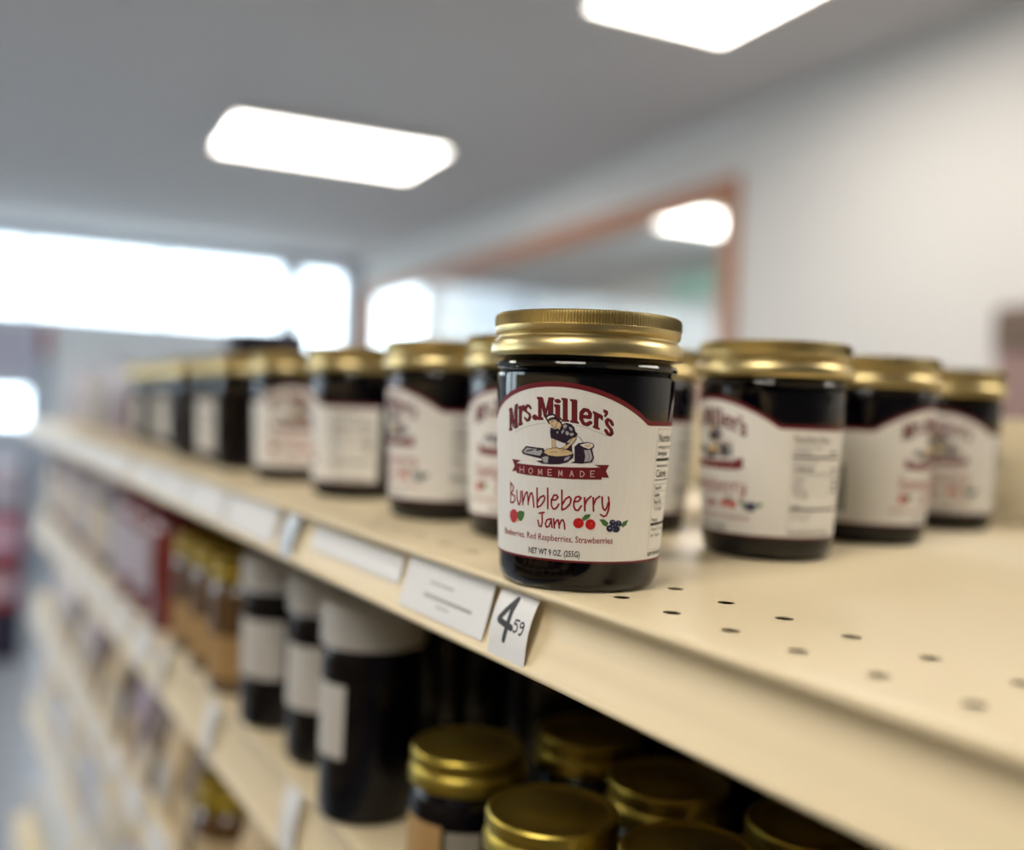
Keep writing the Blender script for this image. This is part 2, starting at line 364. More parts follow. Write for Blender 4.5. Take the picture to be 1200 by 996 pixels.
LABEL_STROKES = [
 ('shadow',1,0.75,[(-14.58,61.09),(-15.52,61.92),(-17.28,61.84),(-18.46,60.9),(-17.95,59.9),(-15.33,59.15),(-14.73,58.18),(-15.86,57.16),(-17.46,56.91),(-18.75,57.69)]),
 ('maroon',2,0.75,[(-15.2,61.31),(-16.14,62.13),(-17.91,62.06),(-19.11,61.11),(-18.6,60.11),(-15.96,59.36),(-15.35,58.39),(-16.49,57.38),(-18.11,57.12),(-19.41,57.91)]),
 ('shadow',1,1.05,[(19.32,59.09),(23.56,58.96),(23.77,60.18),(22.29,61.22),(20.14,61.35),(18.53,60.27),(18.53,58.29),(20.04,56.79),(22.23,56.51),(24.18,57.25)]),
 ('maroon',2,1.05,[(18.83,59.3),(23.08,59.17),(23.28,60.39),(21.81,61.43),(19.65,61.56),(18.05,60.47),(18.05,58.5),(19.55,57),(21.74,56.72),(23.69,57.46)]),
 ('shadow',1,0.95,[(37.62,56.9),(36.59,57.99),(34.85,58.44),(33.8,57.86),(34.37,56.74),(37.02,55.22),(37.73,54.08),(36.67,53.44),(35.11,53.67),(33.8,54.82)]),
 ('maroon',2,0.95,[(37.1,57.11),(36.07,58.2),(34.34,58.65),(33.29,58.07),(33.86,56.95),(36.5,55.43),(37.21,54.29),(36.14,53.65),(34.59,53.88),(33.29,55.03)]),
 ('grey',1,0.12,[(-28.84,52.7),(-22.38,54.07),(-16.7,55.08),(-9.89,56),(-3.64,56.53)]),
 ('grey',1,0.12,[(15.45,56.26),(20.21,55.75),(25,54.91),(29.85,54.1),(34.12,53.08)]),
 ('ink',5,0.16,[(-0.69,57.45),(0.19,57.33),(1.05,57.57)]),
 ('ink',5,0.2,[(0.21,56.88),(1.08,57.05)]),
 ('ink',5,0.14,[(-1.4,56.84),(-1.23,56.33),(-0.49,56.27)]),
 ('ink',5,0.16,[(-0.02,55.69),(0.7,55.86),(1.14,55.72)]),
 ('ink',5,0.18,[(0.89,54.97),(2.33,55.16),(3.44,55.92),(3.69,56.6)]),
 ('ink',5,0.14,[(0.62,51.55),(0.94,48.18)]),
 ('ink',5,0.14,[(2.68,51.16),(3.24,48.8),(6.15,48.15)]),
 ('ink',5,0.14,[(13.31,51.82),(11.37,50.07),(7.82,48.71),(5.44,48.12)]),
 ('ink',5,0.16,[(16.03,52.04),(13.96,50.36),(10.65,48.35),(6.76,47.57)]),
 ('ink',5,0.14,[(-4.91,46.69),(-2.49,47.81),(2.68,48.41),(8.41,48.28),(12.78,47.59),(14.49,46.83)]),
 ('ink',5,0.1,[(-0.19,46.84),(2.75,47.15),(4.22,46.83)]),
 ('ink',5,0.1,[(7.07,47.06),(9.88,47.22)]),
 ('ink',5,0.14,[(22.91,47.85),(24.14,46.4),(23.87,44.77)]),
 ('ink',5,0.15,[(15.14,53.01),(18.13,52.17),(19.93,50.81),(20.65,50.31)]),
 ('pink',4,0.24,[(-23.17,39.16),(-23.2,41.14)]),
 ('pink',4,0.24,[(-19.73,39.3),(-19.77,41.27)]),
 ('pink',4,0.24,[(-23.19,40.15),(-19.75,40.29)]),
 ('pink',4,0.24,[(-13.94,39.12),(-15.17,39.46),(-15.5,40.04),(-15.21,40.64),(-14,41.08),(-12.79,40.74),(-12.48,40.16),(-12.76,39.56),(-13.94,39.12)]),
 ('pink',4,0.24,[(-8.21,38.93),(-8.01,40.89),(-6.84,39.38),(-5.81,40.97),(-5.46,39.04)]),
 ('pink',4,0.24,[(1.17,39.17),(-1.4,39.08),(-1.49,41.02),(1.07,41.11)]),
 ('pink',4,0.24,[(-1.45,40.05),(0.61,40.12)]),
 ('pink',4,0.24,[(5.61,39.03),(5.74,40.97),(6.81,39.45),(7.69,41.03),(8.06,39.11)]),
 ('pink',4,0.24,[(12.74,39.1),(13.8,41.06),(15.12,39.17)]),
 ('pink',4,0.24,[(13.17,39.79),(14.6,39.83)]),
 ('pink',4,0.24,[(19.3,39.21),(19.14,41.14),(20.56,41.08),(21.56,40.43),(21.59,40.04),(20.71,39.35),(19.3,39.21)]),
 ('pink',4,0.24,[(28.06,39.45),(25.68,39.4),(25.5,41.33),(27.87,41.38)]),
 ('pink',4,0.24,[(25.59,40.37),(27.49,40.41)]),
 ('crimson',2,0.6,[(-33.09,35.33),(-32.78,31.6),(-33.1,28.38)]),
 ('crimson',2,0.6,[(-33.09,35.33),(-29.8,34.06),(-30.08,32.81),(-32.47,31.44)]),
 ('crimson',2,0.6,[(-32.47,31.44),(-28.65,30.93),(-28.09,29.54),(-29.78,28.65),(-33.1,28.38)]),
 ('crimson',2,0.6,[(-26.24,32.9),(-25.95,30.18),(-24.63,28.31),(-23.62,28.18),(-22.65,29.64),(-22.46,32.74)]),
 ('crimson',2,0.6,[(-21.04,32.89),(-20.75,30.45),(-20.48,28.35)]),
 ('crimson',2,0.6,[(-20.49,29.05),(-18.05,32.33),(-16.96,32.77)]),
 ('crimson',2,0.6,[(-16.75,32.74),(-16.04,30.68),(-15.77,28.59)]),
 ('crimson',2,0.6,[(-15.8,29.47),(-14.18,32.34),(-12.95,32.71),(-11.87,30.88),(-11.17,27.95)]),
 ('crimson',2,0.6,[(-9.03,34.48),(-8.83,31.02),(-8.6,28.07)]),
 ('crimson',2,0.6,[(-8.66,29.63),(-6.62,31.46),(-4.04,32.18),(-3.27,31.43),(-3.95,30.19),(-6.13,28.71),(-8.6,27.98)]),
 ('crimson',2,0.6,[(-1.44,34.71),(-1.17,31.35),(-1,27.9)]),
 ('crimson',2,0.6,[(1.22,30.93),(4.17,31.04),(5.66,31.96),(4.76,32.7),(2.88,32.55),(1.4,30.94),(1.31,29.2),(2.43,28.04),(4,28.02),(5.5,28.85),(6.3,29.74)]),
 ('crimson',2,0.6,[(8.04,34.45),(8.24,31.25),(8.45,27.92)]),
 ('crimson',2,0.6,[(8.35,29.41),(10.53,31.56),(12.9,32.44),(14.14,31.67),(13.51,30.05),(10.96,28.47),(8.45,27.85)]),
 ('crimson',2,0.6,[(16.08,30.81),(18.89,31.12),(20.32,32.19),(18.97,32.73),(17.05,32.33),(15.86,30.81),(15.98,29.21),(17.17,28.09),(18.92,28.03),(20.76,29.57)]),
 ('crimson',2,0.6,[(22.47,32.36),(23.08,28.02)]),
 ('crimson',2,0.6,[(22.91,29.85),(24.05,31.71),(26.55,32.91)]),
 ('crimson',2,0.6,[(27.9,32.48),(28.57,28.02)]),
 ('crimson',2,0.6,[(28.37,29.97),(29.7,32.05),(32.03,33.01)]),
 ('crimson',2,0.6,[(33.61,32.8),(33.96,30.52),(34.73,28.92),(35.94,28.36),(36.98,29.17),(37.9,31.02)]),
 ('crimson',2,0.6,[(37.77,32.86),(38.65,30.57),(38.25,28.26),(37.06,26.64),(35.27,26.28),(33.15,26.94)]),
 ('crimson',2,0.58,[(-7.17,26.1),(-3.57,26.52)]),
 ('crimson',2,0.58,[(-5.04,26.2),(-4.77,23.26),(-5.45,21.66),(-6.99,21.76),(-7.84,23.63)]),
 ('crimson',2,0.58,[(1.03,24.57),(-1.47,24.11),(-2.5,22.68),(-1.72,21.67),(0.09,21.93),(1.74,24.43)]),
 ('crimson',2,0.58,[(1.45,24.59),(2.25,21.68)]),
 ('crimson',2,0.58,[(3.14,24.66),(3.81,21.58)]),
 ('crimson',2,0.58,[(3.75,22.61),(5.26,24.23),(6.28,24.45),(7.13,21.71)]),
 ('crimson',2,0.58,[(7.07,22.75),(8.34,24.35),(9.34,24.56),(10.22,23.56),(10.76,21.51)]),
]
# window panes let light straight through and mirror a little
def thin_glass(m):
    n, L = m.node_tree.nodes, m.node_tree.links
    out = n['Material Output']
    t, g, x, f = n.new('ShaderNodeBsdfTransparent'), n.new('ShaderNodeBsdfGlossy'), n.new('ShaderNodeMixShader'), n.new('ShaderNodeMath')
    lw = n.new('ShaderNodeLayerWeight')
    t.inputs[0].default_value = (.95, .97, .97, 1)
    g.inputs['Roughness'].default_value = .02
    p = n.new('ShaderNodeMath')
    p.operation = 'POWER'
    p.inputs[1].default_value = 3
    lw.inputs['Blend'].default_value = .5
    f.operation = 'MULTIPLY_ADD'
    f.inputs[1].default_value = .25
    f.inputs[2].default_value = .03
    L.new(lw.outputs['Facing'], p.inputs[0])
    L.new(p.outputs[0], f.inputs[0])
    L.new(f.outputs[0], x.inputs[0])
    L.new(t.outputs[0], x.inputs[1])
    L.new(g.outputs[0], x.inputs[2])
    L.new(x.outputs[0], out.inputs[0])


thin_glass(M['pane'])

# ---------------------------------------------------------------- the setting (room millimetres: u along, v across, z from the shelf deck)
FZ, CZ = -1250, 1400
UF, UN, VL, VR = -9000, 7000, -4200, 2500


def wall_with_holes(mb, axis, a0, a1, c0, c1, holes):
    """a wall slab between c0 and c1 on its thin axis, running a0..a1, with rectangular openings (a, b, z0, z1)"""
    def put(p0, p1, z0, z1):
        if p1 - p0 < 1 or z1 - z0 < 1:
            return
        if axis == 'u':
            mb.box(p0, p1, c0, c1, z0, z1)
        else:
            mb.box(c0, c1, p0, p1, z0, z1)
    p = a0
    for h0, h1, z0, z1 in sorted(holes):
        put(p, h0, FZ, CZ)
        put(h0, h1, FZ, z0)
        put(h0, h1, z1, CZ)
        p = h1
    put(p, a1, FZ, CZ)


b = MB().use('floor'); b.box(-9700, UN, VL, 4900, FZ - 60, FZ); structure('floor', b)
b = MB().use('ceiling'); b.box(-9700, UN, VL, 4900, CZ, CZ + 80); structure('ceiling', b)
WIN = (-8720, -3200, 120, 1110)                        # the framed opening in the right wall
b = MB().use('wall'); wall_with_holes(b, 'u', -9500, UN, VR, VR + 120, [WIN]); structure('wall_right', b)
FAR = [(-900, -310, -290, 60), (1890, 2400, FZ + 20, 1320)]
FAR_STRIP = (-3600, 1800, 640, 1320)
b = MB().use('farwall'); wall_with_holes(b, 'v', 1800, VR, UF - 120, UF, FAR[1:])
for z0, z1, a0, a1 in ((FZ, -290, VL, 1800), (60, 640, VL, 1800), (1320, CZ, VL, 1800), (-290, 60, VL, -900), (-290, 60, -310, 1800), (640, 1320, VL, -3600)):
    b.box(UF - 120, UF, a0, a1, z0, z1)
structure('wall_far', b)
ADDED_FRONTW = [(-8200, -5200, 150, 1200), (-4900, -1900, 150, 1200)]  # unseen storefront windows, added for more daylight from the left
b = MB().use('wall'); wall_with_holes(b, 'u', -9120, UN, VL - 100, VL, ADDED_FRONTW); structure('wall_left', b)
b = MB().use('wall'); b.box(UN, UN + 100, VL, 4900, FZ, CZ); structure('wall_near', b)
FILL_BACKW = (-5700, -3100, -300, 1250)  # hidden window added to fill the next room with daylight
b = MB().use('wall'); wall_with_holes(b, 'u', -9620, UN, 4800, 4900, [FILL_BACKW]); structure('wall_back', b)
ADJ = [(2790, 3400, 420, 1330)]
b = MB().use('wall'); wall_with_holes(b, 'v', VR + 120, 4800, -9620, -9500, ADJ); structure('wall_end', b)
b = MB().use('wall'); b.box(-2700, -2600, VR + 120, 4800, FZ, CZ); structure('wall_side', b)
b = MB().use('paving'); b.box(-40000, 25000, -30000, 30000, FZ - 200, FZ - 62); structure('ground', b)


def window(name, axis, p0, p1, z0, z1, c, m, w, bars=(), depth=70):
    """a framed window or glass door: root mesh is the frame, its panes and bars are children"""
    f = MB().use(m)

    def put(mb, a0, a1, e0, e1, d0, d1):
        if axis == 'u':
            mb.box(a0, a1, d0, d1, e0, e1)
        else:
            mb.box(d0, d1, a0, a1, e0, e1)
    for a0, a1, e0, e1 in ((p0, p0 + w, z0, z1), (p1 - w, p1, z0, z1), (p0 + w, p1 - w, z0, z0 + w), (p0 + w, p1 - w, z1 - w, z1)):
        put(f, a0, a1, e0, e1, c - depth, c + depth)
    o = structure(name, f)
    cuts = [p0 + w] + list(bars) + [p1 - w]
    for x in bars:
        g = MB().use(m)
        put(g, x - w * .4, x + w * .4, z0 + w, z1 - w, c - depth * .7, c + depth * .7)
        obj('mullion', g.mesh('mullion', 0), o)
    for x0, x1 in zip(cuts[:-1], cuts[1:]):
        g = MB().use('pane')
        put(g, x0, x1, z0 + w, z1 - w, c - 4, c + 4)
        obj('pane', g.mesh('pane', 0), o)
    return o


window('window_1', 'v', -3600, 1800, 640, 1320, UF - 60, 'white_frame', 40, (-2520, -1440, -360, 720))
window('window_2', 'v', -900, -310, -290, 60, UF - 60, 'white_frame', 30)
window('door_1', 'v', 1890, 2400, FZ + 20, 1320, UF - 60, 'white_frame', 60)
window('window_3', 'v', 2790, 3400, 420, 1330, -9560, 'white_frame', 40)
window('added_window_5', 'u', *ADDED_FRONTW[0], VL - 50, 'white_frame', 50, (-6700,))
window('added_window_6', 'u', *ADDED_FRONTW[1], VL - 50, 'white_frame', 50, (-3400,))
window('added_window_7', 'u', *FILL_BACKW, 4850, 'white_frame', 50, (-4400,))
window('window_4', 'u', WIN[0], WIN[1], WIN[2], WIN[3], VR + 20, 'wood', 95, (), 45)


def light(label, u0, u1, v0, v1):
    t = thing('ceiling_light', label, 'ceiling light', rm((u0 + u1) / 2, (v0 + v1) / 2, CZ - 45), -RA, 'fluorescent panels on the ceiling')
    a, c = (u1 - u0) / 2, (v1 - v0) / 2
    f = MB().use('fixture')
    for x0, x1, y0, y1 in ((-a, -a + 25, -c, c), (a - 25, a, -c, c), (-a + 25, a - 25, -c, -c + 25), (-a + 25, a - 25, c - 25, c)):
        f.box(x0, x1, y0, y1, 0, 44)
    obj('frame', f.mesh('light_frame', 0), t)
    d = MB().use('panel')
    d.box(-a + 25, a - 25, -c + 25, c - 25, 6, 20)
    obj('diffuser', d.mesh('light_diffuser', 0), t)


light('long glowing ceiling light seen whole above the far jars', -5170, -4450, 550, 1660)
light('glowing ceiling light cut off by the top edge of the photo', -2580, -1360, 1330, 1915)
light('ceiling light beyond the wooden framed wall opening', -5500, -4900, 3500, 4300)
light('added ceiling light brightening the next room, outside the frame', -3700, -3100, 3100, 4300)  # unseen fixture added to brighten the next room
for u in (-8700, -7300):  # extra fixtures added out of sight to lift the next room's light
    light('added fill light of the next room hidden behind the wooden frame', u, u + 1180, 2700, 3180)
for u, v in ((180, 1150), (180, -1700), (-2560, -2300), (-5300, -3200)):      # the same fixtures carry on over the aisle, out of frame
    light('ceiling light over the shopping aisle outside the frame', u, u + 740, v, v + 1180)

# things on and by the far walls
def board(name, label, cat, m, u0, u1, v0, v1, z0, z1, frame_m=None):
    t = thing(name, label, cat, rm((u0 + u1) / 2, (v0 + v1) / 2, z0), -RA)
    a, c, h = (u1 - u0) / 2, (v1 - v0) / 2, z1 - z0
    p = MB().use(m); p.box(-a * .9 if a > c else -a, a * .9 if a > c else a, -c * .9 if c > a else -c, c * .9 if c > a else c, h * .06, h * .94)
    obj('face', p.mesh(name + '_face', 0), t)
    f = MB().use(frame_m or 'white_frame')
    if a > c:
        for x0, x1, e0, e1 in ((-a, -a * .9, 0, h), (a * .9, a, 0, h), (-a * .9, a * .9, 0, h * .06), (-a * .9, a * .9, h * .94, h)):
            f.box(x0, x1, -c * 1.3, c * 1.3, e0, e1)
    else:
        for x0, x1, e0, e1 in ((-c, -c * .9, 0, h), (c * .9, c, 0, h), (-c * .9, c * .9, 0, h * .06), (-c * .9, c * .9, h * .94, h)):
            f.box(-a * 1.3, a * 1.3, x0, x1, e0, e1)
    obj('surround', f.mesh(name + '_surround', 0), t)


board('notice_board', 'pale green framed board seen through the wooden wall opening', 'notice board', 'green', -7100, -6300, 4762, 4788, 1000, 1330)
board('window_stand_in', 'pale blue panel standing in for a window beyond the wooden wall opening', 'wall panel', 'bluepanel', -9498, -9470, 3800, 4700, 820, 1330)  # matte board for a dimmer window, its daylight put into the colour
board('door_poster', 'pale pink poster on the far wall below the long window', 'poster', 'lilac', UF + 8, UF + 22, -860, -270, 120, 630)
board('red_banner', 'narrow red banner beside the pale pink poster on the far wall', 'banner', 'red', UF + 8, UF + 20, -255, -175, 300, 630)


# ---------------------------------------------------------------- gondola shelving (shelf millimetres)
def perforated(mb, x0, x1, y0, y1, step, off, r, plane, depth):
    """a strip with one row of round holes every `step`; plane maps (x, y, d) to 3-D"""
    n = 16
    yc = (y0 + y1) / 2
    k0, k1 = math.ceil((x0 + step / 2 - off) / step), math.floor((x1 - step / 2 - off) / step)
    xa, xb = k0 * step + off - step / 2, k1 * step + off + step / 2
    if xa - x0 > .01:
        mb.add([plane(x0, y0, 0), plane(xa, y0, 0), plane(xa, y1, 0), plane(x0, y1, 0)], [(0, 1, 2, 3)])
    if x1 - xb > .01:
        mb.add([plane(xb, y0, 0), plane(x1, y0, 0), plane(x1, y1, 0), plane(xb, y1, 0)], [(0, 1, 2, 3)])
    for k in range(k0, k1 + 1):
        cx = k * step + off
        vs, fs = [], []
        for i in range(n):
            a = 2 * math.pi * (i + .5) / n
            ca, sa = math.cos(a), math.sin(a)
            s = min(step / 2 / max(1e-9, abs(ca)), (y1 - y0) / 2 / max(1e-9, abs(sa)))
            vs.append(plane(cx + s * ca, yc + s * sa, 0))
            vs.append(plane(cx + r * ca, yc + r * sa, 0))
            vs.append(plane(cx + r * ca, yc + r * sa, depth))
        for i in range(n):
            j = (i + 1) % n
            fs += [(3 * i, 3 * j, 3 * j + 1, 3 * i + 1), (3 * i + 1, 3 * j + 1, 3 * j + 2, 3 * i + 2)]
        for q in range(4):                              # the four corners the rays miss
            i = [1, 5, 9, 13][q]
            a = math.pi / 4 + q * math.pi / 2
            p = plane(cx + math.copysign(step / 2, math.cos(a)), yc + math.copysign((y1 - y0) / 2, math.sin(a)), 0)
            vs.append(p)
            fs.append((3 * i, len(vs) - 1, 3 * (i + 1)))
        mb.add(vs, fs)


LIP = [(-15, 0), (-19.6, -.1), (-20.6, -.5), (-21, -1.3), (-20.9, -2.3), (-20, -3.2), (-17.5, -3.7), (-16, -4.6), (-15.4, -6.5), (-15.6, -10), (-16.6, -14.5),
       (-17.2, -16.2), (-17.7, -17), (-19.4, -21), (-21.6, -25.6), (-22.9, -26.6), (-23.7, -27.7), (-23.6, -29), (-22.6, -29.8), (-20.8, -29.6), (-18, -28), (-14, -27.4)]


def lip(k, dy):
    return [(y + dy, z * k if z < -3.7 else z) for y, z in LIP]


SEAM = -780
BACK = 430


def bay(name, label, x0, x1, end=False):
    t = thing(name, label, 'shelving', (0, 0, TOP))
    d = MB().use('shelf')
    pl = lambda x, y, dz: (x, y, -dz)
    perforated(d, x0, x1, -15, 14.06, 25.4, 0, 2.9, pl, .3)
    perforated(d, x0, x1, 14.06, 42.2, 25.4, -31.7 + 25.4, 2.9, pl, .3)
    d.add([(x0, 42.2, 0), (x1, 42.2, 0), (x1, BACK - 4, 0), (x0, BACK - 4, 0)], [(0, 1, 2, 3)])
    d.add([(x0, -14, -27.4), (x1, -14, -27.4), (x1, BACK - 4, -27.4), (x0, BACK - 4, -27.4)], [(3, 2, 1, 0)])
    for x in (x0, x1):
        d.add([(x, -15, 0), (x, BACK - 4, 0), (x, BACK - 4, -27.4), (x, -14, -27.4)], [(0, 1, 2, 3)])
    s = obj('shelf', d.mesh('upper_shelf', 30), t)
    s['label'] = 'top shelf deck with two rows of round holes'
    p = MB().use('shelf')
    p.extrude_x(LIP, x0 + .4, x1 - .4)
    obj('price_channel', p.mesh('upper_channel', 50), s)
    for z, dy, k in ((-170, 21, 1.72), (-335, 21, 1.72), (-520, 21, 1.72), (-760, 0, 1.72), (-1110, -30, 1.72)):
        d = MB().use('shelf')
        d.box(x0, x1, dy - 15, BACK - 4, z - 26 * k, z)
        s = obj('shelf', d.mesh('lower_shelf', 0), t)
        p = MB().use('shelf')
        p.extrude_x([(y, zz + z) for y, zz in lip(k, dy)], x0 + .4, x1 - .4)
        obj('price_channel', p.mesh('lower_channel', 50), s)
    k = MB().use('shelf'); k.box(x0, x1, -20, 0, FZ, -1110 - 48); obj('kick_plate', k.mesh('kick_plate', 0), t)
    bp = MB().use('shelf')
    py = lambda x, y, dz: (x, BACK - 3 + dz, y)
    perforated(bp, x0, x1, 24.3, 49.7, 25.4, -163 + 25.4 * 7, 2.6, py, 4)
    perforated(bp, x0, x1, -1.1, 24.3, 25.4, -163 + 25.4 * 7, 2.6, py, 4)
    bp.box(x0, x1, BACK - 3, BACK + 17, 49.7, 68)
    bp.box(x0, x1, BACK + 8, BACK + 17, -1.1, 49.7)
    bp.box(x0, x1, BACK - 3, BACK + 17, FZ, -1.1)
    obj('back_panel', bp.mesh('back_panel', 30), t)
    for x in (x0, x1 - 30):
        u = MB().use('shelf'); u.box(x, x + 30, BACK + 17.5, BACK + 40, FZ, 72); obj('upright', u.mesh('upright', 0), t)
    if end:
        e = MB().use('shelf'); e.box(x0 - 22, x0 - .5, 45, BACK + 17, FZ, 0); obj('end_panel', e.mesh('end_panel', 0, bevel=2), t)
    return t


bay('gondola_shelving', 'near bay of cream steel store shelving under the big jam jar', SEAM + .5, 560)
bay('gondola_shelving', 'far bay of cream steel store shelving at the end of the aisle', -1850, SEAM - .5, True)
# ---------------------------------------------------------------- the jam jar with its printed wrap label
R0, Z0, R1, Z1 = 28.75, 8.0, 32.05, 72.0


def rad(z):
    return R0 + (R1 - R0) * (z - Z0) / (Z1 - Z0)


def wrap(deg, z, lift):
    r, a = rad(z) + lift, math.radians(deg)
    return (r * math.cos(a), r * math.sin(a), z)


LIFT = {0: .15, 1: .19, 2: .23, 3: .27, 4: .31, 5: .35}
RMID = 30.4                                            # one degree of wrap is RMID * pi / 180 mm
DEG = RMID * math.pi / 180


class Print:
    """flat print bent round the jar: polygons in (degrees, height), cut every few degrees so that they follow the glass"""
    def __init__(self):
        self.bm = {}

    def poly(self, key, layer, pts):
        if len(pts) < 3:
            return
        bm = self.bm.setdefault((key, layer), bmesh.new())
        tris = tessellate_polygon([[Vector((x, y, 0)) for x, y in pts]])
        vs = [bm.verts.new((x, y, 0)) for x, y in pts]
        for t in tris:
            try:
                f = bm.faces.new([vs[i] for i in t])
                f.normal_update()
                if f.normal.z < 0:
                    f.normal_flip()
            except ValueError:
                pass

    def stroke(self, key, layer, w, pts):
        h = w / 2
        for (x0, y0), (x1, y1) in zip(pts[:-1], pts[1:]):
            dx, dy = (x1 - x0) * DEG, y1 - y0
            n = math.hypot(dx, dy)
            if n < 1e-6:
                continue
            nx, ny = -dy / n * h / DEG, dx / n * h
            self.poly(key, layer, [(x0 + nx, y0 + ny), (x0 - nx, y0 - ny), (x1 - nx, y1 - ny), (x1 + nx, y1 + ny)])
        for x, y in pts:
            self.poly(key, layer, [(x + h / DEG * math.cos(i * math.pi / 4), y + h * math.sin(i * math.pi / 4)) for i in range(8)])

    def text(self, key, layer, s, x, y, size, sx=1.0, bold=0.0, align='LEFT'):
        """size = letter body in mm, x in degrees"""
        for px, py, tris in text_mesh(s, size, sx, bold, align):
            self.poly(key, layer, [(x + a / DEG, y + c) for a, c in zip(px, py)])

    def build(self, name, parent):
        out = MB()
        for (key, layer), bm in self.bm.items():
            if not bm.faces:
                continue
            xs = [v.co.x for v in bm.verts]
            c = math.floor(min(xs) / 5) * 5
            while c < max(xs):
                g = bm.verts[:] + bm.edges[:] + bm.faces[:]
                bmesh.ops.bisect_plane(bm, geom=g, plane_co=(c, 0, 0), plane_no=(1, 0, 0), dist=1e-5)
                c += 5
            bm.verts.index_update()
            out.use(key).add([wrap(v.co.x, v.co.y, LIFT[layer]) for v in bm.verts], [[v.index for v in f.verts] for f in bm.faces])
            bm.free()
        return obj(name, out.mesh(name, 0, fix=False), parent)


def text_mesh(s, size, sx, bold, align):
    cu = bpy.data.curves.new('t', 'FONT')
    cu.body = s
    cu.size = size
    cu.offset = bold
    cu.align_x = align
    cu.resolution_u = 2
    o = bpy.data.objects.new('t', cu)
    COL.objects.link(o)
    dg = bpy.context.evaluated_depsgraph_get()
    me = o.evaluated_get(dg).to_mesh()
    out = []
    for p in me.polygons:
        c = [me.vertices[i].co for i in p.vertices]
        out.append(([v.x * sx for v in c], [v.y for v in c], None))
    o.evaluated_get(dg).to_mesh_clear()
    bpy.data.objects.remove(o)
    bpy.data.curves.remove(cu)
    return out


def arch(d):
    d = abs(d)
    return 70.4 - .0031 * d * d if d < 61.7 else 58.6


LC, LEND = 2.0, 133


def jar_meshes():
    g = MB().use('glass')
    g.lathe([(0, 1.6), (18, 1.4), (23, .5), (24.8, 0), (26.6, .7), (28, 2.8), (28.6, 5.5), (R0, 8), (R1, 72), (31.9, 73.4), (30.7, 74.3), (31.2, 74.9), (32.3, 75.4), (32.7, 76.4), (32.2, 77.5),
             (30.6, 78), (30.2, 79), (30.2, 91.5), (28.4, 91.5), (28.3, 78), (29.7, 71), (27.6, 9), (26.9, 5.5), (25.2, 3.2), (22.6, 2.3), (18, 2.6), (0, 2.8)], 96)
    j = MB().use('jam')
    j.lathe([(0, 2.7), (18, 2.5), (22.6, 2.2), (25.3, 3.1), (27, 5.4), (27.7, 9), (29.8, 71), (28.4, 78), (28.4, 88), (0, 88)], 72)
    l = MB().use('gold')
    prof = [(32.4, 79.6), (33.3, 79.2), (34.1, 79.3), (34.5, 80), (34.55, 81.2), (34.3, 83.2), (33.7, 84.8), (32.9, 85.5), (32.3, 86), (32.2, 86.6), (32.7, 87.1), (33.2, 87.6), (33.35, 88.4), (33.35, 89.7),
            (33.2, 90), (33.2, 93.2), (32.9, 94.1), (32.2, 94.6), (31.4, 94.5), (30.6, 94), (0, 94), (0, 93.2), (31, 93.2), (31.4, 92.5), (31.4, 80), (32.4, 79.6)]
    n = 600
    l.lathe(prof, n, lambda k, i: (.34, -.3, -.3)[i % 3] if k in (14, 15) else ((.2, -.15, -.15)[i % 3] if k == 16 else 0))
    return g.mesh('jar_glass', 40), j.mesh('jar_jam', 40), l.mesh('jar_lid', 32)


def fine_lines(P, x0, x1, z, w, n=1):
    P.stroke('black', 1, w, [(x0 + (x1 - x0) * i / 12, z) for i in range(13)])


